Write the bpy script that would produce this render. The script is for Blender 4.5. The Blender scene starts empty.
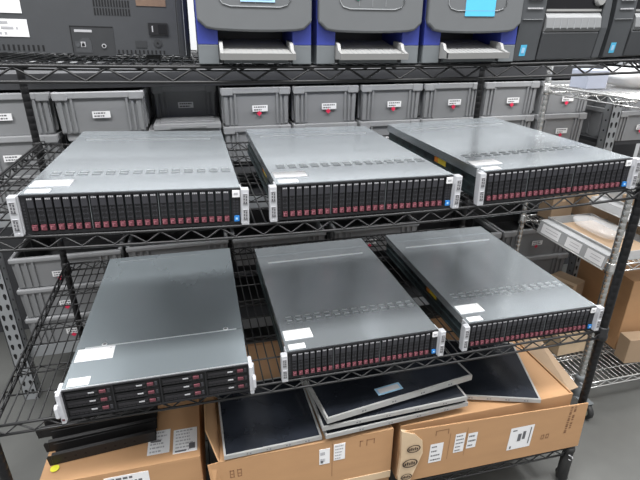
import bpy, math, random
from mathutils import Vector, Matrix
random.seed(7)
scn = bpy.context.scene
COL = scn.collection
PI = math.pi

# ------------------------------------------------------------------ materials
def mat(name, col, rough=.5, metal=0., noise=0., scale=20., bump=0., stretch=(1,1,1), alpha=1., trans=0., emit=0., spec=.5, rvar=0.):
    m = bpy.data.materials.new(name); m.use_nodes = True
    nt = m.node_tree; b = nt.nodes['Principled BSDF']
    b.inputs['Base Color'].default_value = (*col, 1); b.inputs['Roughness'].default_value = rough
    b.inputs['Metallic'].default_value = metal; b.inputs['Alpha'].default_value = alpha
    b.inputs['Transmission Weight'].default_value = trans; b.inputs['Specular IOR Level'].default_value = spec
    tc = nt.nodes.new('ShaderNodeTexCoord'); mp = nt.nodes.new('ShaderNodeMapping')
    mp.inputs['Scale'].default_value = stretch
    nz = nt.nodes.new('ShaderNodeTexNoise'); nz.inputs['Scale'].default_value = scale; nz.inputs['Detail'].default_value = 5
    nt.links.new(tc.outputs['Object'], mp.inputs['Vector']); nt.links.new(mp.outputs['Vector'], nz.inputs['Vector'])
    if noise:
        rp = nt.nodes.new('ShaderNodeValToRGB')
        rp.color_ramp.elements[0].position = .12; rp.color_ramp.elements[1].position = .88
        rp.color_ramp.elements[0].color = (*[max(0, c*(1-noise)) for c in col], 1)
        rp.color_ramp.elements[1].color = (*[min(1, c*(1+noise)) for c in col], 1)
        nt.links.new(nz.outputs['Fac'], rp.inputs['Fac']); nt.links.new(rp.outputs['Color'], b.inputs['Base Color'])
    if rvar:
        mr = nt.nodes.new('ShaderNodeMapRange'); mr.inputs['To Min'].default_value = rough-rvar; mr.inputs['To Max'].default_value = rough+rvar
        nt.links.new(nz.outputs['Fac'], mr.inputs['Value']); nt.links.new(mr.outputs['Result'], b.inputs['Roughness'])
    if bump:
        bp = nt.nodes.new('ShaderNodeBump'); bp.inputs['Strength'].default_value = bump; bp.inputs['Distance'].default_value = .002
        nt.links.new(nz.outputs['Fac'], bp.inputs['Height']); nt.links.new(bp.outputs['Normal'], b.inputs['Normal'])
    return m
M = dict(
    lid=mat('galvanised_lid', (.54,.585,.615), .23, .74, noise=.05, scale=3, rvar=.03, stretch=(1,.35,1)),
    lid2=mat('galvanised_lid_plain', (.40,.455,.485), .27, .68, noise=.06, scale=3, rvar=.03, stretch=(1,.35,1)),
    crease=mat('bright_crease', (.78,.8,.82), .3, .6, noise=.05),  # paler than the lid: the ridge highlight is put into the colour
    side=mat('dark_steel_side', (.055,.075,.08), .4, .6, noise=.3, scale=12),
    emboss=mat('emboss_steel', (.36,.39,.41), .40, .66, noise=.1),
    ear=mat('ear_silver', (.62,.63,.66), .38, .35, noise=.06),
    earw=mat('ear_white', (.58,.59,.62), .4, .1, noise=.05),
    black=mat('black_plastic', (.012,.012,.014), .45, noise=.3, scale=40),
    blackm=mat('black_sheet_metal', (.008,.0075,.008), .55, .0, noise=.3, scale=15),
    carrier=mat('carrier_black', (.006,.006,.007), .48, noise=.3, scale=60),
    cgrey=mat('carrier_grey', (.036,.036,.042), .4, noise=.2, scale=60),
    cdark=mat('carrier_window', (.022,.021,.024), .3, noise=.2, scale=60),
    maroon=mat('maroon_latch', (.14,.042,.055), .4, noise=.15, scale=60),
    rosehi=mat('rose_mark', (.30,.11,.135), .4, noise=.1),
    silver=mat('silver_label', (.55,.55,.57), .4, .3, noise=.1),
    white=mat('white_paper', (.82,.82,.83), .6, noise=.03, scale=30),
    ink=mat('label_ink', (.12,.12,.13), .7, noise=.1),
    greyink=mat('grey_ink', (.42,.42,.44), .7, noise=.1),
    red=mat('red_sticker', (.72,.03,.09), .5, noise=.06),
    bluetag=mat('blue_tag', (.03,.22,.62), .4, noise=.1),
    yellow=mat('yellow_sticker', (.72,.55,.05), .5, noise=.1),
    lime=mat('lime_sticker', (.78,.76,.05), .5, noise=.05),
    orange=mat('orange_sticker', (.75,.25,.03), .5, noise=.05),
    wire=mat('black_epoxy_wire', (.014,.014,.015), .42, .0, noise=.2, scale=30),
    post=mat('black_post', (.008,.008,.009), .42, .0, noise=.2, scale=30, spec=.35),
    chrome=mat('chrome_wire', (.62,.62,.61), .26, .9, noise=.1, scale=30),
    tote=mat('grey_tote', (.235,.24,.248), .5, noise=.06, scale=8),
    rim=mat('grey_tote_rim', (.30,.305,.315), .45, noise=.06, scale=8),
    toteshade=mat('grey_tote_shaded_inside', (.10,.10,.105), .6, noise=.08, scale=8),  # same plastic made darker: shade inside the tub put into the colour
    upright=mat('painted_upright', (.33,.345,.36), .45, .2, noise=.08, scale=12),
    hole=mat('dark_hole', (.006,.006,.007), .8, noise=.1),
    deck=mat('dark_deck', (.035,.036,.04), .7, noise=.2, scale=8),
    cardboard=mat('cardboard', (.47,.27,.135), .75, noise=.09, scale=7, stretch=(1,1,3)),
    cardboard2=mat('cardboard_pale', (.34,.24,.155), .75, noise=.1, scale=7),
    cardin=mat('cardboard_inside', (.40,.235,.12), .8, noise=.1, scale=7),
    tape=mat('clear_tape', (.62,.47,.31), .3, noise=.12, scale=14),
    stamp=mat('stamp_ink', (.05,.03,.02), .8, noise=.1),
    bstamp=mat('brown_stamp', (.20,.10,.05), .8, noise=.1),
    screen=mat('lcd_screen', (.018,.021,.028), .16, noise=.85, scale=6, spec=.6, rvar=.05),  # strong tone noise paints cloudy reflections into the screen colour
    bezel=mat('silver_bezel', (.46,.46,.45), .42, .35, noise=.07),
    pgrey=mat('printer_grey', (.140,.147,.153), .5, noise=.05, scale=30),
    pgrey2=mat('printer_base_grey', (.16,.175,.185), .5, noise=.05, scale=30),
    pline=mat('printer_line', (.26,.27,.28), .5, noise=.05),
    pblue=mat('printer_blue', (.042,.062,.33), .45, noise=.06, scale=30),
    pdark=mat('printer_dark', (.042,.044,.047), .42, noise=.08, scale=40),
    pdark2=mat('printer_charcoal', (.060,.063,.068), .45, noise=.06, scale=40),
    pcol=mat('printer_column', (.075,.08,.086), .42, noise=.06, scale=40),
    tray=mat('tray_grey', (.29,.29,.285), .5, noise=.05, scale=25),
    strip=mat('ribbed_grey', (.21,.215,.22), .45, noise=.05),
    cyan=mat('cyan_sticker', (.10,.52,.80), .5, noise=.05),
    skyl=mat('pale_blue_label', (.42,.68,.9), .5, noise=.05),
    green=mat('green_dot', (.02,.45,.28), .5, noise=.05),
    brownlab=mat('brown_label', (.20,.13,.09), .5, noise=.2, scale=80),
    windowm=mat('dark_window', (.006,.006,.008), .12, noise=.2),
    rubber=mat('rubber', (.02,.02,.02), .6, noise=.2),
    hub=mat('caster_hub', (.30,.32,.24), .5, noise=.1),
    floor=mat('concrete', (.105,.107,.102), .36, noise=.26, scale=4, rvar=.10, bump=.03),
    wall=mat('pale_wall', (.48,.49,.50), .8, noise=.03, scale=3),
    lav=mat('lavender_box', (.36,.39,.47), .5, noise=.06),
    bag=mat('clear_bag', (.86,.86,.86), .18, noise=.10, scale=18, bump=.9, alpha=.26),
    bagw=mat('milky_bag', (.66,.67,.68), .25, noise=.2, scale=14, bump=1., alpha=.8),
    clear=mat('clear_plastic_strip', (.55,.56,.57), .2, noise=.1, scale=20, alpha=.62),
    cable=mat('orange_brown_stock', (.36,.15,.07), .6, noise=.25, scale=20),
)

# ------------------------------------------------------------------ mesh helper
class MB:
    def __init__(s): s.v=[]; s.f=[]; s.mi=[]; s.mats=[]; s.cur=0; s.sm=[]
    def use(s, k):
        if k not in s.mats: s.mats.append(k)
        s.cur = s.mats.index(k); return s
    def face(s, idx, smooth=False): s.f.append(idx); s.mi.append(s.cur); s.sm.append(smooth)
    def add(s, vs, fs, smooth=False):
        o=len(s.v); s.v += [tuple(v) for v in vs]
        for f in fs: s.face([o+i for i in f], smooth)
        return s
    def box(s, x0,x1,y0,y1,z0,z1):
        x0,x1=min(x0,x1),max(x0,x1); y0,y1=min(y0,y1),max(y0,y1); z0,z1=min(z0,z1),max(z0,z1)
        return s.add([(x0,y0,z0),(x1,y0,z0),(x1,y1,z0),(x0,y1,z0),(x0,y0,z1),(x1,y0,z1),(x1,y1,z1),(x0,y1,z1)],
            [(0,3,2,1),(4,5,6,7),(0,1,5,4),(1,2,6,5),(2,3,7,6),(3,0,4,7)])
    def hexa(s, b, t):   # bottom quad (ccw from above), top quad
        return s.add(list(b)+list(t), [(0,3,2,1),(4,5,6,7),(0,1,5,4),(1,2,6,5),(2,3,7,6),(3,0,4,7)])
    def prism(s, prof, a0, a1, axis='x', smooth=False):
        # prof: list of 2D points; axis x: (y,z), axis y: (x,z), axis z: (x,y)
        def P(p,a): return (a,p[0],p[1]) if axis=='x' else ((p[0],a,p[1]) if axis=='y' else (p[0],p[1],a))
        n=len(prof); o=len(s.v)
        s.v += [P(p,a0) for p in prof]+[P(p,a1) for p in prof]
        for i in range(n): j=(i+1)%n; s.face([o+i,o+j,o+n+j,o+n+i], smooth)
        s.face([o+i for i in range(n)][::-1]); s.face([o+n+i for i in range(n)])
        return s
    def tube(s, pts, r, n=6, close=False):
        pts=[Vector(p) for p in pts]; o=len(s.v); N=len(pts)
        for i,p in enumerate(pts):
            a=pts[max(i-1,0)]; b=pts[min(i+1,N-1)]; d=(b-a).normalized()
            ref=Vector((0,0,1)) if abs(d.z)<.9 else Vector((1,0,0))
            u=d.cross(ref).normalized(); w=u.cross(d)
            for k in range(n):
                t=2*PI*k/n; s.v.append(tuple(p+u*(r*math.cos(t))+w*(r*math.sin(t))))
        for i in range(N-1):
            for k in range(n):
                k2=(k+1)%n; s.face([o+i*n+k,o+i*n+k2,o+(i+1)*n+k2,o+(i+1)*n+k], True)
        s.face([o+k for k in range(n)][::-1]); s.face([o+(N-1)*n+k for k in range(n)])
        return s
    def lathe(s, prof, c=(0,0,0), n=20, axis='z'):
        o=len(s.v); c=Vector(c)
        for r,h in prof:
            for k in range(n):
                t=2*PI*k/n; a,b=r*math.cos(t),r*math.sin(t)
                p=(a,b,h) if axis=='z' else ((h,a,b) if axis=='x' else (a,h,b))
                s.v.append(tuple(c+Vector(p)))
        for i in range(len(prof)-1):
            for k in range(n):
                k2=(k+1)%n; s.face([o+i*n+k,o+i*n+k2,o+(i+1)*n+k2,o+(i+1)*n+k], True)
        s.face([o+k for k in range(n)][::-1]); s.face([o+(len(prof)-1)*n+k for k in range(n)])
        return s
    def disc(s, c, r, axis='y', h=.0006, n=16):
        return s.lathe([(r,-h),(r,h)], c, n, axis)
    def xform(s, m): s.v=[tuple(m@Vector(v)) for v in s.v]; return s
    def build(s, name, parent=None, bevel=0, loc=None, subd=0, seg=2):
        me=bpy.data.meshes.new(name); me.from_pydata(s.v,[],s.f)
        for k in s.mats: me.materials.append(M[k])
        me.polygons.foreach_set('material_index', s.mi); me.polygons.foreach_set('use_smooth', s.sm)
        import bmesh
        bm=bmesh.new(); bm.from_mesh(me); bmesh.ops.recalc_face_normals(bm, faces=bm.faces); bm.to_mesh(me); bm.free()
        o=bpy.data.objects.new(name, me); COL.objects.link(o)
        if parent: o.parent=parent
        if loc: o.location=loc
        if bevel:
            b=o.modifiers.new('bevel','BEVEL'); b.width=bevel; b.segments=seg; b.limit_method='ANGLE'; b.angle_limit=math.radians(40)
        if subd:
            d=o.modifiers.new('smooth','SUBSURF'); d.levels=subd; d.render_levels=subd
        return o
def mb(k): return MB().use(k)
def tag(o, label=None, cat=None, group=None, kind=None):
    if label: o['label']=label
    if cat: o['category']=cat
    if group: o['group']=group
    if kind: o['kind']=kind
    return o
def thing(name, label, cat, loc=(0,0,0), rot=(0,0,0), group=None):
    o=bpy.data.objects.new(name,None); COL.objects.link(o); o.location=loc; o.rotation_euler=rot; o.empty_display_size=.05
    return tag(o,label,cat,group)
def copy_tree(o, parent=None):
    c=o.copy(); COL.objects.link(c); c.parent=parent
    for ch in list(o.children): copy_tree(ch,c)
    return c
def label_xz(m, x0,x1,z0,z1, y, rows=3, h=.0006, seed=0, paper='white', ink='ink', cover=.8):
    # a sticker in an x-z plane facing -y with rows of small print
    rnd=random.Random(seed); m.use(paper).box(x0,x1,y-h,y+h,z0,z1); m.use(ink)
    W=x1-x0; H=z1-z0
    for r in range(rows):
        zc=z1-H*(r+.65)/(rows+.3); x=x0+W*.1; lim=x0+W*(.1+cover*rnd.uniform(.6,1))
        while x<lim:
            w=min(W*rnd.uniform(.05,.16), lim-x)
            m.box(x,x+w,y-h*1.7,y-h*.9,zc-H*.16/rows*1.3,zc+H*.16/rows*1.3); x+=w+W*.035
    return m
def label_xy(m, x0,x1,y0,y1, z, rows=0, h=.0005, seed=0, paper='white', ink='greyink'):
    rnd=random.Random(seed); m.use(paper).box(x0,x1,y0,y1,z-h,z+h); m.use(ink)
    for r in range(rows):
        yc=y1-(y1-y0)*(r+.65)/(rows+.3); x=x0+(x1-x0)*.1; lim=x0+(x1-x0)*rnd.uniform(.6,.9)
        while x<lim:
            w=min((x1-x0)*rnd.uniform(.05,.16), lim-x); d=(y1-y0)*.16/rows*1.2
            m.box(x,x+w,yc-d,yc+d,z+h*.9,z+h*1.6); x+=w+(x1-x0)*.035
    return m

# ------------------------------------------------------------------ camera
Rr=Vector((0.9710671,-0.23878588,0.003162)); Uu=Vector((0.09255008,0.38851213,0.91678395)); Ff=Vector((0.22014354,0.88996608,-0.399371))
cam=bpy.data.cameras.new('camera'); co=bpy.data.objects.new('camera',cam); COL.objects.link(co)
mw=Matrix((Rr,Uu,-Ff)).transposed().to_4x4(); mw.translation=Vector((-0.2763,-1.0381,0.3874)); co.matrix_world=mw
cam.sensor_width=36; cam.lens=36*477.09/640; cam.clip_start=.01; scn.camera=co

# ------------------------------------------------------------------ setting
FZ=-1.18
def struct(o): o['kind']='structure'; return o
struct(mb('floor').box(-4,5,-4,3.4,FZ-.05,FZ).build('floor'))
struct(mb('wall').box(-4,5,3.4,3.5,FZ,3.2).build('wall_back'))

# ------------------------------------------------------------------ lights
def area(name, loc, size, energy, rot=(0,0,0), col=(1,1,1)):
    l=bpy.data.lights.new(name,'AREA'); l.shape='RECTANGLE'; l.size,l.size_y=size; l.energy=energy; l.color=col
    o=bpy.data.objects.new(name,l); COL.objects.link(o); o.location=loc; o.rotation_euler=rot; return o
area('ceiling_strip_light',(-.6,-.9,2.6),(4.5,.6),200,(0,0,0),(1,1,1))
area('ceiling_strip_light',(.2,2.0,2.6),(5,.6),240,(0,0,0),(1,1,1))
area('ceiling_strip_light',(2.6,-.2,2.6),(.5,3.5),120,(0,0,0),(1,1,1))
w=bpy.data.worlds.new('world'); scn.world=w; w.use_nodes=True
nt=w.node_tree; bg=nt.nodes['Background']
tc=nt.nodes.new('ShaderNodeTexCoord'); sp=nt.nodes.new('ShaderNodeSeparateXYZ'); rp=nt.nodes.new('ShaderNodeValToRGB')
mr=nt.nodes.new('ShaderNodeMapRange'); mr.inputs['From Min'].default_value=-1
nt.links.new(tc.outputs['Generated'],sp.inputs[0]); nt.links.new(sp.outputs['Z'],mr.inputs['Value']); nt.links.new(mr.outputs['Result'],rp.inputs['Fac'])
rp.color_ramp.elements[0].position=.35; rp.color_ramp.elements[0].color=(.18,.185,.19,1)
rp.color_ramp.elements[1].position=.8; rp.color_ramp.elements[1].color=(1.0,1.0,1.0,1)
nt.links.new(rp.outputs['Color'],bg.inputs['Color']); bg.inputs['Strength'].default_value=1.05
scn.view_settings.view_transform='Standard'; scn.view_settings.look='None'

# ------------------------------------------------------------------ wire shelving
XL,XR,YB=-.868,.925,.915
XLF=-.844
def sag_mid(x): return -.0239*(1-((x-.168)/.9)**2)
def sag_top(x): return .3368-.0137*(1-((x-.168)/.9)**2)
def sag_low(x): return -.4865-.0022*(1-((x-.168)/.9)**2)
def sag_bot(x): return -.990-.006*(x+.85)/1.775
def truss(m, P, Q, zf, per, drop=.029, r1=.0036, rz=.0026):
    P=Vector(P); Q=Vector(Q); L=(Q-P).length; n=max(4,int(L/.12))
    def pt(t,dz): p=P.lerp(Q,t); return (p.x,p.y,zf(p.x)+dz)
    m.tube([pt(i/n,-.0035) for i in range(n+1)],r1); m.tube([pt(i/n,-.0035-drop) for i in range(n+1)],r1)
    k=int(L/(per/2)); k+=k%2
    m.tube([pt(i/k,-.006 if i%2==0 else -.001-drop) for i in range(k+1)],rz,5)
    return m
def wire_shelf(root, zf, key, xl,xr,yf,yb, per=.072, pitch=.0254, wr=.0021, xlf=None, cross=(.25,.5,.75), rods=(.125,.375,.625,.875)):
    xlf=xl if xlf is None else xlf
    def xa(y): return xlf+(xl-xlf)*(y-yf)/(yb-yf)
    deck=mb(key); n=int((xr-xl-.02)/pitch)
    for i in range(n+1):
        x=xl+.012+(xr-xl-.024)*i/n; xq=xlf+.012+(xr-xlf-.024)*i/n; z=zf(x)-.0019
        deck.tube([(xq,yf-.002,z-.003),(xq,yf+.004,z),(x,yb-.004,z),(x,yb+.002,z-.003)],wr,5)
    for c in rods:
        y=yf+(yb-yf)*c; deck.tube([(xa(y)+(xr-xa(y))*i/12,y,zf(xa(y)+(xr-xa(y))*i/12)-.006) for i in range(13)],.0026,5)
    o=deck.build('shelf',root)
    fr=mb(key); truss(fr,(xlf,yf,0),(xr,yf,0),zf,per); fr.build('front_rail',o)
    fr=mb(key); truss(fr,(xl,yb,0),(xr,yb,0),zf,per); fr.build('back_rail',o)
    for x,x2 in ((xlf,xl),(xr,xr)):
        fr=mb(key); truss(fr,(x,yf,0),(x2,yb,0),zf,per); fr.build('side_rail',o)
    for c in cross:
        fr=mb(key); y=yf+(yb-yf)*c; k=12
        def z2(x): return zf(x)-.0025
        truss(fr,(xa(y),y,0),(xr,y,0),z2,per,drop=.02,r1=.0024,rz=.0018); fr.build('cross_brace',o)
    for x in (xl,xr):
        for y in (yf,yb):
            c=mb(key); z=zf(x); x=xlf if (y==yf and x in (xl,xlf)) else (xl if x==xlf else x)
            c.lathe([(.0135,-.040),(.0185,-.038),(.0185,-.022),(.0165,-.018),(.0165,.004),(.0145,.008)],(x,y+(.004 if y==yf else -.004),z),16); c.build('collar',o)
    return o
def rack_post(root, key, x,y,z0,z1, caster=True, r=.0127, grooves=True):
    p=mb(key); prof=[(r*.6,z0),(r,z0+.003)]
    z=z0+.02
    while grooves and z<z1-.02:
        prof+=[(r,z-.001),(r-.0005,z),(r,z+.001)]; z+=.0254
    prof+=[(r,z1-.004),(r*.6,z1)]
    p.lathe(prof,(x,y,0),16); o=p.build('post',root)
    if caster:
        big=key=='chrome'; c=mb('rubber'); R=.036 if big else .024; cz=FZ+R+.001; cx=x+(.012 if big else .012); cy=y+(-.062 if big and y<.5 else (-.03 if big else .012))
        c.lathe([(.010,-.013),(R-.006,-.013),(R,-.008),(R,.008),(R-.006,.013),(.010,.013)],(cx,cy,cz),22,'x')
        c.use('hub').lathe([(R*.62,-.0145),(R*.62,.0145)],(cx,cy,cz),18,'x')
        c.build('caster',o)
        f=mb('rubber' if key!='chrome' else 'pgrey2'); zt=z0+.055
        zb=cz+R+.004 if big else FZ+.030
        f.lathe([(.0128,zt+.006),(.018,zt+.004),(.0205,zt-.004),(.0205,zt-.012),(.0185,zt-.015),(.0185,zt-.05),(.0205,zt-.056),(.0205,zb),(.014,zb-.003)],(x,y,0),18)
        if big:
            f.box(min(x,cx)-.018,max(x,cx)+.019,cy-.012,y+.018,zb,zb+.004)
            for q in (-.0185,.0155): f.box(cx+q,cx+q+.003,cy-.008,cy+.008,cz-.010,zb+.002)
        fo=f.build('caster_stem',o)
        g=mb('silver')
        for (t0,zz,hh) in ((-2.2,.022,.004),(-1.7,.030,.003),(-1.3,.040,.004),(-2.0,.044,.003)):
            p=[(x+.0190*math.cos(t0+q*.1),y+.0190*math.sin(t0+q*.1),zt-zz-q*.001) for q in range(6)]; g.tube(p,hh*.5,6)
        g.build('silver_streaks',fo)  # short silver arcs around the stem
    return o
rack=thing('wire_shelving_rack','black wire shelving rack on casters with four shelves carrying rack servers','shelving rack',(0,0,0))
for x in (XL,XR):
    for y in (.0,YB):
        rack_post(rack,'post',XLF if (x==XL and y==0) else x,y+(.004 if y==0 else -.004),FZ+.125,.86)
YF=0.
for zf,per in ((sag_top,.080),(sag_mid,.066),(sag_low,.066),(sag_bot,.066)): wire_shelf(rack,zf,'wire',XL,XR,YF,YB,per,xlf=XLF)

# ------------------------------------------------------------------ rack servers
H=.0872
def lid_labels(root_lid, big, small, zt):
    b=mb('white'); x0,x1,y0,y1=big; label_xy(b,x0,x1,y0,y1,zt+.0006,0,seed=3)
    b.use('greyink').box(x1-.012,x1-.009,y1-.010,y1-.007,zt+.001,zt+.0014); b.build('label',root_lid)
    b=mb('white'); x0,x1,y0,y1=small; label_xy(b,x0,x1,y0,y1,zt+.0006,0); b.build('label',root_lid)
def make_sff():
    r=thing('rack_server','','server')
    D=.685
    c=mb('side').box(-.2155,.2155,.006,D,.0015,.0838)
    c.use('black')
    for s in (-1,1):
        for k in range(9): c.box(s*.2153,s*.2159,.1+k*.062,.118+k*.062,.040,.052)
    c.build('chassis',r)
    # slide rail members on both sides
    for s in (-1,1):
        a=mb('side'); xa,xb=(s*.2155,s*.2225)
        a.box(xa,xb,.02,D-.02,.010,.014); a.box(xa,xb,.02,D-.02,.034,.038); a.box(s*.2185,s*.2200,.02,D-.02,.014,.034)
        a.use('black')
        for k in range(6): a.box(s*.2195,s*.2203,.06+k*.1,.075+k*.1,.019,.029)
        a.build('slide_rail',r)
        st=mb('yellow'); xs=s*.2228
        st.box(s*.2156,s*.2163,.215,.265,.042,.074); st.use('orange').box(s*.2156,s*.2165,.265,.290,.042,.074)
        st.build('warning_sticker',r)
    l=mb('lid')
    l.box(-.2225,.2225,.002,D,.0850,H-.0004)                        # cover sheet
    l.box(-.2225,-.2212,.004,D,.062,.086); l.box(.2212,.2225,.004,D,.062,.086)
    l.use('lid').box(-.2225,.2225,.61,D,H-.0004,H+.0006)
    lo=l.build('lid',r)
    e=mb('crease'); e.box(-.190,.180,.5445,.5485,H-.0004,H+.0012); e.build('crease',lo)
    e=mb('emboss')
    for k in range(14):
        x=-.198+k*.0298
        for yy in (.140,.160):
            e.prism([(x,yy),(x+.004,yy-.005),(x+.018,yy-.005),(x+.022,yy),(x+.022,yy+.003),(x+.0185,yy+.0075),(x+.004,yy+.0075),(x,yy+.003)],H-.0005,H+.0004,'z')
            e.use('crease').box(x+.003,x+.019,yy+.0065,yy+.0085,H-.0005,H+.0013); e.use('emboss')
    e.build('embossed_vents',lo)
    lid_labels(lo,(-.217,-.137,.052,.098),(-.214,-.168,.008,.030),H)
    for x in (-.03,.06):
        n=mb('lid').box(x,x+.028,D-.001,D+.008,H-.012,H-.002); n.build('rear_latch',lo)
    # front bezel frame
    f=mb('black'); f.box(-.2225,.2225,-.004,.008,.0005,.0065); f.box(-.2225,.2225,-.003,.008,.0815,.0852)
    for x,wq in ((-.2225,.0115),(.2015,.021)): f.box(x,x+wq,.002,.010,.0065,.0815)
    f.box(-.2,.2,.012,.014,.0065,.0815)
    f.build('front_frame',r)
    # vent strips
    for s in (-1,1):
        v=mb('black'); xa=-.2215 if s<0 else .2035; vw=.0105 if s<0 else .018; v.box(xa,xa+vw,-.002,.004,.0065,.0815)
        v.use('cgrey')
        for k in range(9): v.box(xa+.003,xa+.007,-.0030,-.0015,.012+k*.0068,.0155+k*.0068); (v.box(xa+.010,xa+.014,-.0030,-.0015,.012+k*.0068,.0155+k*.0068) if s>0 else None)
        vo=v.build('vent_strip',r)
        if s>0:
            q=mb('white').box(xa+.001,xa+.0175,-.0055,-.002,.0655,.0815); q.use('greyink').box(xa+.004,xa+.013,-.006,-.0054,.071,.076); q.build('service_label',vo)
            q=mb('bluetag').box(xa+.004,xa+.0155,-.0065,-.002,.008,.0205); q.use('skyl').box(xa+.007,xa+.012,-.007,-.0064,.012,.017); q.build('pull_tab',vo)
    # ears
    for s in (-1,1):
        e=mb('ear'); xa,xb=sorted((s*.2235,s*.2405)); e.box(xa,xb,-.016,.004,.001,.0865)
        xc,xd=sorted((s*.2225,s*.2260)); e.box(xc,xd,-.007,.03,.001,.0865)
        eo=e.build('mounting_ear',r,bevel=.0018)
        for zc in (.064,.027):
            g=mb('silver').box(xa+.0028,xb-.0028,-.0172,-.0155,zc-.0125,zc+.0125); g.use('ink')
            for dz in (-.008,-.001,.006): g.box(xa+.0045,xa+.0075,-.0178,-.017,zc+dz-.002,zc+dz+.003); g.box(xa+.0095,xb-.0045,-.0178,-.017,zc+dz-.0035,zc+dz+.002)
            g.box(xa+.004,xb-.004,-.0178,-.017,zc+.0098,zc+.0115); g.box(xa+.004,xb-.004,-.0178,-.017,zc-.0115,zc-.0098)
            g.build('latch_emblem',eo)
        e2=mb('silver').lathe([(.0032,-.0175),(.0032,-.0155)],((xa+xb)/2,0,.0065),12,'y'); e2.build('thumb_screw',eo)
    # drive carriers : 7 + 8 + 9
    gaps=[]; xs=[]; x=-.2105; pw=.01692
    for g in (7,8,9):
        for k in range(g): xs.append(x); x+=pw
        x+=.0024; gaps.append(x-.0030)
    for gx in gaps[:2]:
        q=mb('emboss').box(gx,gx+.0010,-.0008,.010,.0065,.0815); q.build('bay_divider',r)
    cm=MB()
    wv=.0146
    cm.use('carrier').box(0,wv,-.001,.012,.0078,.0808)
    cm.use('cgrey').box(.0012,wv-.0012,-.0042,-.001,.0585,.0795)
    cm.use('silver')
    for k in range(3): cm.box(.0022+k*.0036,.0046+k*.0036,-.0050,-.0041,.0760,.0792)
    cm.use('black').box(.0006,wv-.0006,-.0026,-.001,.0225,.0580)
    cm.use('cgrey')
    for zz in (.030,.041,.052):
        cm.box(.0015,wv-.0015,-.0034,-.0025,zz-.0006,zz+.0006)
        cm.box(.0030,.0042,-.0036,-.0025,zz-.003,zz+.003); cm.box(wv-.0042,wv-.0030,-.0036,-.0025,zz-.003,zz+.003)
    proto=cm.build('drive_carrier',r,loc=(xs[0],0,0))
    lm=mb('maroon'); lm.box(.0022,wv-.0018,-.0062,-.001,.0088,.0208); lm.use('rosehi').box(.0035,.0060,-.0068,-.006,.0105,.0185); lm.box(.0060,.0098,-.0068,-.006,.0160,.0180)
    lp=lm.build('release_latch',proto,bevel=.0007)
    for x in xs[1:]:
        c2=proto.copy(); COL.objects.link(c2); c2.location=(x,0,0)
        l2=lp.copy(); COL.objects.link(l2); l2.parent=c2
    return r
SFF=[((-.4295,.004,-.0112),(0,.0383,.0082),'rack server, leftmost of three on the middle shelf, its front a row of slim drives','servers on the middle shelf'),
     ((.0993,.0034,-.0207),(0,.0115,.0010),'rack server, centre of three on the middle shelf, beneath the blue-banded printers','servers on the middle shelf'),
     ((.634,.0034,-.0155),(0,-.0275,-.0095),'rack server on the middle shelf at its right end, turned nearest the front post','servers on the middle shelf'),
     ((.1138,.0074,-.4872),(0,0,.0099),'slim-drive rack server at the centre of the lower shelf, above the stacked flat monitors','servers on the lower shelf'),
     ((.6575,.0120,-.4862),(0,0,-.0059),'slim-drive rack server at the right end of the lower shelf, dark steel side showing','servers on the lower shelf')]
proto=make_sff()
for i,(l,ro,lab,g) in enumerate(SFF):
    o=proto if i==0 else copy_tree(proto)
    o.location=l; o.rotation_euler=ro; tag(o,lab,'server',g)

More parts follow.
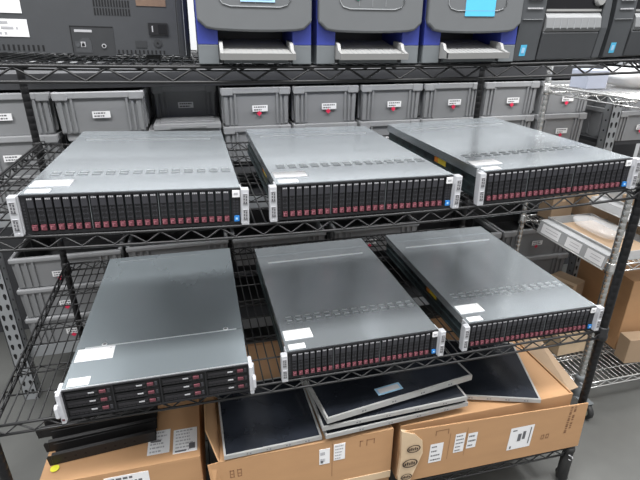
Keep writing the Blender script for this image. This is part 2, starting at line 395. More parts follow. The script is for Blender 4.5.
def make_lff():
    r=thing('rack_server','wide-drive rack server at the left end of the lower shelf, twelve horizontal black drive bays','server',(-.4372,-.0164,-.4868),(0,0,-.0049),'servers on the lower shelf')
    D=.74
    mb('side').box(-.2155,.2155,.006,D,.0015,.0838).build('chassis',r)
    l=mb('lid2'); l.box(-.2225,.2225,.002,.163,.0850,H); l.box(-.2225,.2225,.1645,D,.0850,H)
    l.box(-.2225,-.2212,.004,D,.03,.086); l.box(.2212,.2225,.004,D,.03,.086)
    lo=l.build('lid',r)
    e=mb('crease').box(-.200,.205,.1628,.1662,H-.001,H+.0008); e.box(-.2225,.2225,.0012,.0035,.0845,H+.0003); e.build('crease',lo)
    for x in (-.152,.175):
        q=mb('crease').lathe([(.0075,H-.001),(.0075,H+.0012),(.0055,H+.0014)],(x,.172,0),16); q.use('ink').lathe([(.0045,H+.001),(.0045,H+.0018)],(x,.172,0),12)
        q.box(x-.0012,x+.0012,.190,.196,H,H+.0008); q.build('lid_latch',lo)
    e=mb('emboss').box(-.18,.13,.700,.706,H-.001,H+.0010); e.build('rear_ridge',lo)
    lid_labels(lo,(-.216,-.122,.105,.160),(-.213,-.163,.008,.038),H)
    f=mb('black'); f.box(-.2225,.2225,-.004,.008,.0005,.0055); f.box(-.2225,.2225,-.003,.008,.0825,.0852)
    for x in (-.2225,-.111,.0005,.1115,.2195): f.box(x-.0005,x+.0035,-.004,.010,.0055,.0825)
    f.box(-.22,.22,.012,.014,.0055,.0825); f.build('front_frame',r)
    cm=mb('carrier'); w=.1055; h=.0245
    cm.prism([(0,0),(w,0),(w,h),(w*.72,h),(w*.62,h*.86),(0,h*.86)],-.001,.012,'y')
    cm.use('cdark'); 
    for k in range(9): cm.box(.004+k*.0105,.0115+k*.0105,-.0018,-.0008,h*.10,h*.26)
    cm.prism([(.004,h*.36),(w*.55,h*.36),(w*.70,h*.55),(w*.70,h*.75),(w*.55,h*.62),(.004,h*.62)],-.0022,-.0008,'y')
    cm.use('silver').box(w*.50,w*.63,-.0030,-.0008,h*.44,h*.58)
    cp=cm.build('drive_carrier',r,loc=(-.2185,0,.0065))
    lm=mb('maroon').box(w*.74,w*.88,-.0048,-.0008,h*.34,h*.66); lm.use('cgrey').box(w*.91,w*.97,-.0020,-.0006,h*.2,h*.7); lp=lm.build('release_latch',cp,bevel=.0008)
    for i in range(4):
        for j in range(3):
            if i==j==0: continue
            c2=cp.copy(); COL.objects.link(c2); c2.location=(-.2185+i*.1112,0,.0065+j*.0253)
            l2=lp.copy(); COL.objects.link(l2); l2.parent=c2
    for s in (-1,1):
        xa,xb=sorted((s*.2228,s*.2330)); e=mb('earw').box(xa,xb,-.018,.030,.0,.0872)
        e.box(*sorted((s*.2225,s*.2370)),-.004,.002,.0,.0872); eo=e.build('mounting_ear',r,bevel=.002)
        q=mb('earw'); xm=s*.2365
        q.prism([(-.030,.030),(-.026,.024),(-.016,.024),(-.012,.030),(-.012,.056),(-.016,.062),(-.026,.062),(-.030,.056)],*sorted((s*.2300,s*.2385)),'x'); q.build('release_lever',eo,bevel=.003)
        q=mb('maroon' if s<0 else 'silver').box(*sorted((s*.2240,s*.2300)),-.0187,-.017,.010,.0155); q.build('indicator',eo)
    return r
make_lff()

# ------------------------------------------------------------------ grey totes and their shelving unit
def tote_meshes(W,D,Hh,round_rim=False):
    t=.004; a=.012
    m=mb('tote')
    b=[(-W/2+a,a),(W/2-a,a),(W/2-a,D-a),(-W/2+a,D-a)]; p=[(-W/2+.006,.006),(W/2-.006,.006),(W/2-.006,D-.006),(-W/2+.006,D-.006)]
    bi=[(x-math.copysign(t,x),y+(t if y<D/2 else -t)) for x,y in b]; pi=[(x-math.copysign(t,x),y+(t if y<D/2 else -t)) for x,y in p]
    vs=[(x,y,0) for x,y in b]+[(x,y,Hh-.004) for x,y in p]+[(x,y,t) for x,y in bi]+[(x,y,Hh-.004) for x,y in pi]
    m.add(vs,[(3,2,1,0),(0,1,5,4),(1,2,6,5),(2,3,7,6),(3,0,4,7)])
    m.use('toteshade').add(vs,[(8,9,10,11),(9,8,12,13),(10,9,13,14),(11,10,14,15),(8,11,15,12)])
    m.use('tote')
    # raised vertical ribs near the corners of the front and sides
    def yf(z): return a+(.006-a)*z/(Hh-.004)
    for x in (-W*.43,-W*.36,W*.36,W*.43,-W*.30,W*.30):
        wd=.0045 if abs(x)<W*.4 else .008
        m.hexa([(x-wd,yf(0)-.007,.006),(x+wd,yf(0)-.007,.006),(x+wd,yf(0)+.001,.006),(x-wd,yf(0)+.001,.006)],
               [(x-wd,yf(Hh)-.007,Hh-.02),(x+wd,yf(Hh)-.007,Hh-.02),(x+wd,yf(Hh)+.001,Hh-.02),(x-wd,yf(Hh)+.001,Hh-.02)])
    for s in (-1,1):
        for y in (D*.12,D*.3,D*.5,D*.7,D*.88):
            x=s*(W/2-.008); m.box(x-.005,x+.005,y-.006,y+.006,.01,Hh-.02)
    R=mb('rim'); rt=Hh; rb=Hh-.024; w=.016
    outer=[(-W/2,0),(W/2,0),(W/2,D),(-W/2,D)]; 
    R.box(-W/2,W/2,-.004,w,rb,rt); R.box(-W/2,W/2,D-w,D+.004,rb,rt); R.box(-W/2,-W/2+w,w,D-w,rb,rt); R.box(W/2-w,W/2,w,D-w,rb,rt)
    if not round_rim: R.box(-W*.49,-W*.33,-.008,.0,rb-.006,rt); R.box(W*.33,W*.49,-.008,.0,rb-.006,rt)
    return m,R
def make_tote(W,D,Hh,round_rim=False,dot=True,rot=0,zl=.46,xl=.0):
    r=thing('storage_tote','','storage tote')
    m,R=tote_meshes(W,D,Hh,round_rim)
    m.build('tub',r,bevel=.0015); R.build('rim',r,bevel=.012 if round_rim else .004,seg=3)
    l=MB(); 
    zc=Hh*zl; label_xz(l,-.032+xl,.032+xl,zc-.0125,zc+.0125,-.0005,2,seed=int(W*1000)); lo=l.build('label',r)
    if dot:
        d=mb('red'); c=(xl-.004,-.002,zc-.020); n=8
        d.prism([(c[0]-.011,c[2]),(c[0],c[2]-.011),(c[0]+.011,c[2]),(c[0],c[2]+.011)],-.0018,-.0008,'y'); d.build('sticker',lo)
    return r
TZ=-.285
tA=make_tote(.288,.40,.1548,xl=.014)           # upper totes, red diamond
tB=make_tote(.325,.42,.1548,dot=False)
tN=make_tote(.286,.42,.1548,dot=False,xl=-.03) # wider one, no diamond
tC=make_tote(.445,.52,.1458,True,zl=.42,xl=-.035)
used={}
def place(src,loc,rz,lab,grp):
    o=src if src not in used else copy_tree(src); used[src]=1
    o.location=loc; o.rotation_euler=(0,0,rz); tag(o,lab,'storage tote',grp); return o
G='totes on the upper back shelf'
r1=TZ+.31
place(tN,(-.955,.985,r1),.0,'grey tote at the far left of the top row, label half behind the black post',G)
place(tB,(-.642,.972,r1),.01,'wide grey tote with white label but no red diamond, above the leftmost middle-shelf server',G)
XS=[(-.045,.004,'grey tote with red diamond in the top row under the left blue-banded printer'),(.252,-.01,'grey tote with red diamond in the top row between the first two blue-banded printers'),
    (.551,.0,'grey tote with red diamond in the top row, third from the dark recess'),(.845,.01,'grey tote with red diamond in the top row, fourth from the dark recess'),
    (1.148,-.005,'grey tote with red diamond in the top row just left of the chrome rack post'),(1.450,.0,'red-diamond grey tote in the top row, under the chrome shelf beside its post')]
for x,rz,lab in XS: place(tA,(x,1.0,r1),rz,lab,G)
r2=TZ+.155
place(tN,(-.955,.985,r2),0,'grey tote below the far left top-row tote, seen past the black rear post',G)
place(tA,(-.640,1.0,r2),0,'grey tote below the wide tote without a diamond, mostly behind the left server',G)
for x,lab in ((-.34,'grey tote in the second row behind the dark gap above the left server'),(-.045,'grey tote in the second row, seen between the left and centre servers'),(.252,'grey tote in the second row behind the centre server, only its rim showing'),
    (.551,'second-row grey tote whose rim shows at the back left corner of the right server'),(.845,'second-row grey tote whose rim runs along the back of the right server'),
    (1.148,'grey tote in the second row behind the right rear corner of the right server'),(1.450,'grey tote in the second row with label and diamond below the chrome shelf')): place(tA,(x,1.0,r2),0,lab,G)
for x,lab in ((-.952,'grey tote in the third row at the far left, seen through the shelf wires'),(1.450,'grey tote in the third row under the chrome shelf, beside the perforated upright')): place(tA,(x,1.0,TZ),0,lab,G)
tR=make_tote(.272,.38,.150,dot=False)
# recessed stack in the gap: pale lid and dark tote behind
place(tR,(-.332,1.18,r1+.001),.0,'shadowed grey tote set far back above the left server, label in the dark',G)
o=thing('tote_lid','pale grey tote lid lying in the gap behind the left server','lid',(-.335,1.0,r2+.155)); 
l=mb('rim').box(-.125,.14,-.02,.165,.0005,.022); l.use('tote').box(-.10,.115,.01,.14,.022,.028); l.box(-.06,.08,-.024,-.02,.004,.014); l.build('lid_panel',o,bevel=.004)
# lower group, large totes
GL='large totes on the lower back shelf'
LZ=-.920
lowx=[(-.887,'leftmost'),(-.425,'second'),(.037,'third'),(.523,'fourth')]
LT={0:['large grey tote topmost of the left stack under the middle shelf, open and round-rimmed','large open tote whose round rim shows behind the wide-drive server','large open tote whose round rim shows between the wide-drive and centre lower servers','large open tote whose round rim shows behind the right lower server'],
    1:['large grey tote second from the top in the left stack, red sticker through the wires','large tote second from the top behind the wide-drive server','large tote second from the top behind the centre lower server'],
    2:['large grey tote third from the top in the left stack, beside the perforated upright']}
for row in (0,1,2):
    for i,lab in enumerate(LT[row]):
        if row==1 and i>0: continue
        place(tC,(lowx[i][0],1.0+.01*(i%2),LZ+.146*(2-row)),0,lab,GL)
tD=make_tote(.445,.52,.168,zl=.5,xl=.0)
place(tD,(1.455,1.0,LZ+.168),0,'large grey tote with red diamond behind the chrome post, right of the right lower server',GL)
place(tD,(1.455,1.0,LZ),0,'large grey tote underneath the diamond-marked one, beside the perforated upright',GL)
place(tD,(1.000,1.0,LZ+.168),0,'large grey tote in the dark behind the right lower server, left of the diamond-marked one',GL)
# next bay at the far right
place(tA,(1.935,1.0,r1),0,'grey tote at the far right beyond the perforated upright, top of two',G)
place(tA,(1.935,1.0,r2),0,'grey tote at the far right beyond the perforated upright, lower of two',G)
# shelving unit
su=thing('boltless_shelving_unit','grey shelving unit with perforated uprights holding the grey totes','shelving unit',(0,0,0))
def upright(x,y):
    m=mb('upright'); z0,z1=FZ+.0005,.9
    m.box(x-.03,x+.03,y,y+.003,z0,z1); m.box(x-.03,x-.027,y,y+.05,z0,z1); m.box(x+.027,x+.03,y,y+.05,z0,z1)
    m.box(x-.03,x-.02,y+.047,y+.05,z0,z1); m.box(x+.02,x+.03,y+.047,y+.05,z0,z1)
    h=m.use('hole'); z=z0+.04
    while z<z1-.04:
        for xx in (x-.014,x+.014):
            h.prism([(xx-.0065,z+.006),(xx-.0065,z+.013),(xx-.003,z+.018),(xx+.003,z+.018),(xx+.0065,z+.013),(xx+.0065,z+.006),(xx+.003,z-.010),(xx-.003,z-.010)],y-.0005,y+.002,'y')
        for sx in (-1,1): h.lathe([(.005,x+sx*.0275-.003),(.005,x+sx*.0275+.003)],(0,y+.025,z+.025),10,'x')
        z+=.05
    m.build('upright',su)
for x in (-1.155,1.735):
    for y in (.965,1.53): upright(x,y)
for zt in (TZ,LZ,.245):
    m=mb('deck'); m.box(-1.124,1.704,1.015,1.53,zt-.02,zt-.0005); o=m.build('shelf_board',su)
    b=mb('upright' if zt<.2 else 'deck'); b.box(-1.124,1.704,1.003,1.0145,zt-.055,zt-.0005); b.build('beam',o)
for zt in (r1-.31,):
    m=mb('deck').box(1.766,2.6,1.015,1.53,zt+.135,zt+.1545); m.build('shelf_board',su)
m=mb('deck').box(-1.9,2.6,1.60,1.62,FZ+.0005,.25).build('shade_panel',su)  # added dark sheet standing in for the shade behind the totes

# ------------------------------------------------------------------ printers on the top shelf
def make_blue():
    r=thing('label_printer','','printer')
    b=mb('pblue'); b.box(-.119,.119,.004,.36,.082,.285); b.use('pgrey2').box(-.119,-.078,.0,.36,.0005,.035); b.box(.078,.119,.0,.36,.0005,.035); b.use('pblue').box(-.119,-.078,.0,.36,.035,.082); b.box(.078,.119,.0,.36,.035,.082)
    b.use('pdark').box(-.078,.078,.005,.36,.002,.012); b.box(-.078,.078,.12,.36,.012,.082)
    b.use('rubber')
    for x in (-.1,.1):
        for y in (.03,.33): b.box(x-.012,x+.012,y-.012,y+.012,-.0005,.002)
    b.build('housing',r,bevel=.003)
    # curved front door
    d=mb('pgrey'); n=14; prof=[]
    for i in range(n+1):
        t=-1+2*i/n; prof.append((t*.1175,.058+.004*t*t+(.014*max(0,(abs(t)-.80)/.20)**1.6)))
    prof=prof+[(.1175,.27),(.105,.285),(-.105,.285),(-.1175,.27)]
    d.prism(prof,-.012,.010,'y'); do=d.build('front_door',r,bevel=.004)
    g=mb('pline'); pts=[(-.072,-.0125,.20),(-.072,-.0125,.112),(-.066,-.0125,.104),(-.05,-.0125,.100),(.05,-.0125,.100),(.066,-.0125,.104),(.072,-.0125,.112),(.072,-.0125,.20)]
    g.tube(pts,.0012,6)
    for x in (-.03,.0,.03): g.box(x-.0005,x+.0005,-.0126,-.0115,.105,.20)
    g.build('moulded_outline',do)
    # paper tray : sloped bed, cheeks and lip
    t=mb('tray'); 
    t.hexa([(-.070,-.036,.014),(.070,-.036,.014),(.066,.085,.040),(-.066,.085,.040)],[(-.070,-.036,.020),(.070,-.036,.020),(.066,.085,.044),(-.066,.085,.044)])
    t.hexa([(-.077,-.042,.010),(.077,-.042,.010),(.077,-.034,.010),(-.077,-.034,.010)],[(-.077,-.044,.0215),(.077,-.044,.0215),(.077,-.034,.0215),(-.077,-.034,.0215)])
    for s in (-1,1):
        x0,x1=sorted((s*.070,s*.077))
        t.prism([(-.040,.011),(-.040,.0215),(-.020,.027),(-.012,.038),(.004,.041),(.03,.043),(.0305,.008)],x0,x1,'x')
    t.use('pline')
    for k in range(11): 
        x=-.055+k*.011; t.hexa([(x-.0006,-.03,.0195),(x+.0006,-.03,.0195),(x+.0006,.07,.0395),(x-.0006,.07,.0395)],[(x-.0006,-.03,.0216),(x+.0006,-.03,.0216),(x+.0006,.07,.0411),(x-.0006,.07,.0411)])
    t.build('paper_tray',r)
    s=mb('pgrey2').box(-.068,.068,-.002,.006,.002,.011); s.build('base_slot',r)
    return r
bp=make_blue()
def seat(x,a,b):
    za,zb=sag_top(x+a),sag_top(x+b); sl=(zb-za)/(b-a)
    return za-sl*a+.0016, -math.atan(sl)
BL=[(-.1545,'blue-banded grey printer at the left of its row, pale blue form on its door'),(.084,'blue-banded grey printer in the middle of its row, green dot on its door'),(.322,'blue-banded grey printer next to the charcoal printers, cyan note on its door')]
blues=[bp,copy_tree(bp),copy_tree(bp)]
for i,(x,lab) in enumerate(BL):
    o=blues[i]
    zz,ty=seat(x,-.112,.112); o.location=(x,-.006,zz); o.rotation_euler=(0,ty,0); o.scale=(.95,1,1.05); tag(o,lab,'printer','blue-banded printers on the top shelf')
    door=[c for c in o.children if c.name.startswith('front_door')][0]
    s=MB()
    if i==0:
        s.use('skyl').box(-.030,.040,-.0135,-.012,.108,.20); s.use('white').box(-.024,.034,-.0140,-.0133,.112,.195)
        s.use('bluetag'); [s.box(-.022,.032,-.0144,-.0138,z,z+.0015) for z in (.117,.124,.145,.16)]
    elif i==1: s.use('green').lathe([(.008,-.0135),(.008,-.0115)],(-.033,0,.1235),14,'y')
    else: s.use('cyan').box(-.030,.044,-.0135,-.012,.090,.19)
    so=s.build('sticker',door)
def make_zebra():
    r=thing('label_printer','','printer')
    b=mb('pdark'); b.box(.000,.238,.012,.40,.001,.30); b.use('rubber'); [b.box(x,x+.02,y,y+.02,-.0005,.002) for x in (.012,.2) for y in (.03,.36)]
    b.build('housing',r,bevel=.006)
    # control column, leaning back toward its foot
    c=mb('pcol'); c.prism([(.012,.001),(-.001,.003),(-.012,.088),(-.014,.29),(.014,.29)],.0,.060,'x'); c.use('pline').box(.004,.056,-.0142,-.012,.088,.0892)
    co=c.build('control_column',r,bevel=.003)
    k=mb('silver')
    for i in range(3): k.use('silver').box(.012+i*.0135,.0235+i*.0135,-.0165,-.013,.128,.140); k.use('black').box(.0135+i*.0135,.022+i*.0135,-.0172,-.016,.1295,.1385); k.use('silver').box(.0165+i*.0135,.019+i*.0135,-.0176,-.017,.132,.136)
    k.build('button_row',co)
    k=mb('silver'); x=.012
    for wd in (.005,.003,.006,.004,.003,.007,.004): k.box(x,x+wd,-.0150,-.0135,.1095,.1125); x+=wd+.0012
    k.build('nameplate',co)
    k=mb('cyan'); k.add([(.014,-.0028,.012),(.030,-.0028,.012),(.030,-.0066,.036),(.014,-.0066,.036)],[(0,1,2,3)]); k.use('skyl').add([(.018,-.0042,.018),(.026,-.0042,.018),(.026,-.0062,.030),(.018,-.0062,.030)],[(0,1,2,3)]); k.build('sticker',co)
    # lower media door, tear strip, window
    d=mb('pdark2').prism([(.012,.002),(-.002,.003),(-.012,.060),(-.010,.063),(.012,.063)],.064,.215,'x'); d.build('media_door',r,bevel=.002)
    t=mb('strip'); t.prism([(-.012,.0635),(-.016,.071),(-.013,.092),(-.004,.104),(.012,.104),(.012,.0635)],.066,.214,'x')
    t.use('pline'); [t.hexa([(x,-.0166,.068),(x+.002,-.0166,.068),(x+.002,-.012,.068),(x,-.012,.068)],[(x+.002,-.0142,.09),(x+.004,-.0142,.09),(x+.004,-.01,.09),(x+.002,-.01,.09)]) for x in [.084+.0185*q for q in range(7)]]
    t.build('tear_strip',r)
    w=mb('windowm').box(.066,.214,-.003,.012,.110,.28); w.use('tray').box(.066,.214,-.008,.006,.1050,.110); w.build('media_window',r)
    e=mb('pcol').prism([(.012,.002),(-.002,.003),(-.012,.07),(-.010,.29),(.012,.29)],.217,.238,'x'); eo=e.build('side_trim',r,bevel=.003)
    g=mb('tray').lathe([(.010,-.013),(.012,-.010),(.012,.006)],(.206,0,.128),14,'y'); g.build('latch_knob',r)
    return r
zp=make_zebra()
for i,(x,yy,lab) in enumerate(((.438,.002,'charcoal label printer with light ribbed strip, right of the blue-banded printers'),(.716,.036,'charcoal label printer cut off at the right end of the top shelf'))):
    o=zp if i==0 else copy_tree(zp)
    zz,ty=seat(x,.0,.235); o.location=(x,yy,zz); o.rotation_euler=(0,ty,0); o.scale=(.985 if i==0 else .965,1,1); tag(o,lab,'printer','charcoal printers on the top shelf')
# big black printer seen from behind
def make_back():
    z0,ty=seat(-.78,.01,.47); z0+=.0008; r=thing('label_printer','large black printer turned backward at the left end of the top shelf, ports showing','printer',(-.78,.14,z0),(0,ty,0))
    W=.490
    b=mb('pdark2').box(0,W-.018,.0,.32,.010,.27); b.use('rubber'); [b.box(x,x+.03,y,y+.03,-.001,.010) for x in (.02,.40) for y in (.02,.27)]
    s=mb('pdark').prism([(W-.0175,-.002),(W-.006,-.001),(W+.004,.010),(W+.006,.03),(W+.006,.30),(W-.0175,.30)],.006,.29,'z'); so=s.build('side_cover',r,bevel=.002)
    l=mb('pline').box(W-.004,W-.0028,-.0003,.001,.01,.28); l.build('seam',so)
    v=b.use('hole')
    for k in range(13): v.box(.308+k*.0056,.3108+k*.0056,-.0008,.002,.086,.099); v.box(.308+k*.0056,.3108+k*.0056,-.0008,.002,.102,.115)
    for k in range(16): v.box(.06+k*.0092,.0635+k*.0092,-.0008,.002,.014,.025)
    for k in range(12): v.box(.345+k*.0085,.348+k*.0085,-.0008,.002,.012,.019)
    b.build('housing',r)
    for (z,h,x0,x1,sd) in ((.040,.033,.03,.178,5),(.084,.06,.03,.172,9)):
        m=MB(); label_xz(m,x0,x1,z,z+h,-.0006,3,seed=sd,ink='greyink'); m.build('label',r)
    p=mb('pdark').box(.256,.340,-.001,.003,.006,.064); p.use('hole').box(.256,.340,-.0014,.0,.062,.064); p.box(.256,.2575,-.0014,.0,.006,.064); p.use('silver').box(.264,.298,-.0018,-.0008,.052,.057)
    p.use('pdark2').prism([(.262,.012),(.262,.034),(.270,.034),(.278,.041),(.290,.041),(.294,.034),(.294,.012)],-.0018,-.0008,'y')
    po=p.build('port_panel',r)
    q=mb('silver').box(.2735,.2825,-.0028,-.0015,.023,.0335); q.use('hole').box(.2752,.2808,-.0034,-.0026,.0245,.030); q.box(.2768,.2792,-.0034,-.0026,.030,.0322); q.build('network_port',po)
    q=mb('silver').lathe([(.0045,-.0030),(.0045,-.0008)],(.3185,0,.026),14,'y'); q.use('hole').lathe([(.0028,-.0036),(.0028,-.0028)],(.3185,0,.026),12,'y'); q.build('round_port',po)
    q=mb('pcol').lathe([(.0035,-.0030),(.0035,-.0008)],(.2675,0,.0265),12,'y'); q.build('screw_boss',po)
    q=mb('black').box(.412,.452,-.003,.002,.050,.074); q.use('windowm').box(.432,.449,-.0038,-.0028,.053,.071); q.use('silver').box(.419,.4215,-.0036,-.0028,.056,.068); q.build('power_socket',r)
    q=mb('pdark').lathe([(.0085,-.0018),(.0085,.0)],(.428,0,.034),16,'y'); q.use('hole').lathe([(.002,-.0026),(.002,-.0015)],(.428,0,.034),10,'y'); q.build('lock_hole',r)
    q=mb('pdark').box(.382,.405,-.0012,.0,.024,.038); q.build('blank_plate',r)
    q=mb('brownlab').box(.392,.452,-.0012,.0,.106,.14); q.build('rating_label',r)
make_back()

# ------------------------------------------------------------------ cardboard cartons on the bottom shelf
def carton(name, lab, loc, W, D, Hh, marks, lid=True, extra=None):
    r=thing(name,lab,'cardboard box',loc)
    t=.005
    m=mb('cardboard'); m.box(0,W,0,t,0,Hh); m.box(0,W,D-t,D,0,Hh); m.box(0,t,t,D-t,0,Hh); m.box(W-t,W,t,D-t,0,Hh); m.box(t,W-t,t,D-t,0,.004)
    if lid: m.box(t,W-t,t,D-t,Hh-.012,Hh-.006)
    m.build('carton_body',r,bevel=.002)
    return r
def floorz(x): return sag_bot(x)+.001
# left box: closed, with two labels on the top
x0=-.80; bz=floorz(-.6)
r=carton('cardboard_box','closed cardboard box at the left of the bottom shelf, black sheet-metal rails on it',(x0,.042,bz),.432,.46,.236,None,False)
m=mb('cardboard').box(0,.432,.0,.228,.2362,.2395); m.use('cardin').box(0,.432,.228,.231,.234,.2385); m.use('cardboard').box(0,.432,.231,.46,.2362,.2395); m.build('top_flap',r)
m=MB(); label_xy(m,.281,.344,.036,.128,.2405,6,seed=12); m.use('ink').box(.288,.318,.082,.088,.2408,.2414); m.build('shipping_label',r)
m=MB(); label_xy(m,.354,.424,.024,.118,.2405,7,seed=19); m.use('ink'); 
rn=random.Random(4)
m.box(.400,.418,.034,.056,.2408,.2414); m.box(.360,.392,.028,.034,.2408,.2414); m.build('shipping_label',r)
m=MB(); label_xz(m,.165,.285,.168,.222,-.0008,3,seed=21); m.build('shipping_label',r)
# middle box: open, monitor lying in it, left flap raised
bz2=floorz(-.05)+.0022
r=carton('cardboard_box','open cardboard box in the middle of the bottom shelf, left flap standing up',(-.318,.010,bz2),.540,.55,.238,None,True)
m=mb('cardin').hexa([(.0,.0,.238),(.004,.0,.238),(.004,.28,.238),(.0,.28,.238)],[(-.030,.06,.305),(-.026,.06,.305),(-.026,.26,.318),(-.030,.26,.318)]); m.build('side_flap',r)
m=mb('cardboard').hexa([(.0,-.002,.14),(.004,-.004,.14),(.008,-.001,.236),(.0,.002,.236)],[(-.022,-.03,.15),(-.020,-.034,.15),(-.026,-.012,.244),(-.030,-.010,.244)]); m.build('corner_flap',r)
m=mb('cardboard').box(.0,.540,-.004,.0,.03,.2388); m.use('cardin').box(.0,.540,-.0042,.008,.2365,.2390); fo=m.build('front_flap',r)
m=mb('bstamp')
for x in (.030,.052): m.box(x,x+.012,-.0048,-.0038,.170,.172); m.box(x,x+.012,-.0048,-.0038,.196,.198); m.box(x,x+.0016,-.0048,-.0038,.17,.198); m.box(x+.0104,x+.012,-.0048,-.0038,.17,.198); m.box(x+.003,x+.009,-.0048,-.0038,.182,.184)
for x in (.430,.452): m.box(x,x+.0018,-.0048,-.0038,.192,.216); m.box(x,x+.010,-.0048,-.0038,.214,.216)
m.box(.476,.478,-.0048,-.0038,.196,.216); m.box(.462,.478,-.0048,-.0038,.214,.216)
m.build('printed_marks',fo)
m=MB(); label_xz(m,.300,.333,.150,.212,-.0048,2,seed=5,cover=.5,ink='greyink'); m.use('ink').box(.304,.312,-.0062,-.0055,.156,.166); m.build('label',fo)
m=MB(); label_xz(m,.346,.382,.156,.222,-.0048,5,seed=6,ink='greyink'); m.build('label',fo)
m=mb('bstamp').box(.3405,.3415,-.0048,-.0038,.09,.228); m.build('flap_seam',fo)
m=mb('tape').box(.30,.54,-.006,-.0005,.034,.062); m.build('torn_tape',r)
# right box: long, tape with black round emblems at its left corner, wide front flap past the post
bz3=floorz(.55)+.002
r=carton('cardboard_box','long cardboard box at the right of the bottom shelf, black-printed tape on its left corner',(.250,.016,bz3),.640,.56,.236,None,True)
m=mb('cardboard').add([(-.004,-.0305,.022),(.690,-.0305,.012),(.690,-.0265,.012),(-.004,-.0265,.022),(-.008,-.0380,.252),(.674,-.0376,.218),(.674,-.0336,.218),(-.008,-.0340,.252)],[(0,3,2,1),(4,5,6,7),(0,1,5,4),(1,2,6,5),(2,3,7,6),(3,0,4,7)])
ffl=m
def yfl(x,z): return -.0305-.0326*(z-.022)-.00047*x-.0010
def patch(m,x0,x1,z0,z1,d=.0):
    m.add([(x0,yfl(x0,z0)-d,z0),(x1,yfl(x1,z0)-d,z0),(x1,yfl(x1,z1)-d,z1),(x0,yfl(x0,z1)-d,z1)],[(0,1,2,3)])
m=ffl.use('bstamp')
for x in (.515,.534): patch(m,x,x+.011,.088,.0905,.0); patch(m,x,x+.011,.106,.1085,.0); patch(m,x,x+.002,.088,.1085); patch(m,x+.009,x+.011,.088,.1085)
z=.095
for k in range(13): 
    hh=.006+.004*(k%3==0); patch(m,.606,.615,z,z+hh*.7); patch(m,.622,.630,z+.01,z+.01+hh*.8) if k%4 else None; z+=.0095
for (a,b,c,d) in ((.105,.107,.207,.228),(.105,.150,.226,.228),(.148,.150,.207,.228),(.158,.159,.09,.205),(.2185,.2195,.09,.216)): patch(m,a,b,c,d)
fo=ffl.build('front_flap',r)
def lab3(x0,x1,z0,z1,rows,seed):
    m=mb('white'); patch(m,x0,x1,z0,z1); m.use('ink'); rn=random.Random(seed); W=x1-x0; Hh=z1-z0
    for k in range(rows):
        z=z1-Hh*(k+.7)/(rows+.3); x=x0+W*.12; lim=x0+W*rn.uniform(.5,.9)
        while x<lim: wd=min(W*rn.uniform(.06,.16),lim-x); patch(m,x,x+wd,z-Hh*.12/rows,z+Hh*.16/rows,.0006); x+=wd+W*.04
    m.build('label',fo); 
lab3(.092,.138,.088,.172,4,31); lab3(.178,.214,.112,.196,5,33); lab3(.224,.258,.120,.188,3,35)
m=mb('white'); patch(m,.385,.475,.068,.170); m.use('ink')
for (a,b,c,d) in ((.394,.400,.074,.086),(.394,.410,.154,.159),(.418,.431,.104,.138),(.436,.447,.110,.146),(.462,.466,.084,.160)): patch(m,a,b,c,d,.0006)
m.build('shipping_label',fo)
# crumpled printed tape over the left corner
tp=mb('tape'); pts=[(-.016,.258),(.030,.236),(.060,.200),(.064,.150),(.052,.100),(.030,.040),(-.004,.012),(-.014,.06),(-.010,.15)]
tp.add([(x,-.0405-.002*math.sin(9*z*6),z) for x,z in pts]+[(x,-.030,z) for x,z in pts],[tuple(range(9)),tuple(range(17,8,-1))]+[(i,(i+1)%9,9+(i+1)%9,9+i) for i in range(9)])
to=tp.build('printed_tape',fo)
e=mb('stamp')
for (x,z,rr) in ((.030,.178,.020),(.022,.118,.023),(.014,.060,.017)):
    n=20
    for (ra,rb) in ((rr,rr*.80),):
        vs=[];o_=len(e.v)
        for k in range(n):
            t=2*PI*k/n; vs+=[(x+ra*1.15*math.cos(t),-.0445,z+ra*.8*math.sin(t)),(x+rb*1.15*math.cos(t),-.0445,z+rb*.8*math.sin(t))]
        e.add(vs,[(2*k,2*((k+1)%n),2*((k+1)%n)+1,2*k+1) for k in range(n)])
    for k in range(5): e.box(x-rr*.75+k*rr*.32,x-rr*.56+k*rr*.32,-.0448,-.0435,z-rr*.28,z+rr*(.25 if k%2 else .10))
e.build('tape_emblem',to)
# right side flap thrown open to the right
m=mb('cardboard2').add([(.640,.02,.232),(.640,.40,.232),(.725,.36,.262),(.690,.033,.226),(.640,.02,.228),(.640,.40,.228),(.725,.36,.258),(.690,.033,.222)],[(0,1,2,3),(7,6,5,4),(0,3,7,4),(3,2,6,7),(2,1,5,6),(1,0,4,5)]); m.build('side_flap',r)

# ------------------------------------------------------------------ monitor panels without stands
def monitor(lab, loc, rot, W, D, T=.022, sticker=False, bulge=.006,  grp='flat monitor panels on the boxes'):
    r=thing('monitor_panel',lab,'monitor',loc,rot,grp)
    m=mb('bezel'); m.box(0,W,0,D,0,T-.004); m.use('blackm').box(.045,W-.045,.035,D-.03,-bulge,0)
    b=.006; m.use('bezel'); m.box(0,W,0,b,T-.004,T); m.box(0,b,b,D,T-.004,T); m.box(W-b,W,b,D,T-.004,T); m.box(b,W-b,D-b,D,T-.004,T)
    ms=m
    m=mb('screen').box(b,W-b,b,D-b,T-.0042,T-.0012); so=m.build('screen',r)
    m=ms.use('ink')
    for k in range(4): x=W*(.22+.20*k); m.box(x,x+.005,-.0008,.001,T*.35,T*.55); m.box(x+.009,x+.014,-.0008,.001,T*.35,T*.55)
    m.build('casing',r)
    if sticker:
        m=mb('skyl').box(W*.36,W*.53,.030,.062,T-.0014,T-.0006); m.use('white').box(W*.375,W*.515,.036,.056,T-.0008,T-.0002); m.build('sticker',so)
    return r
topm=bz2+.238
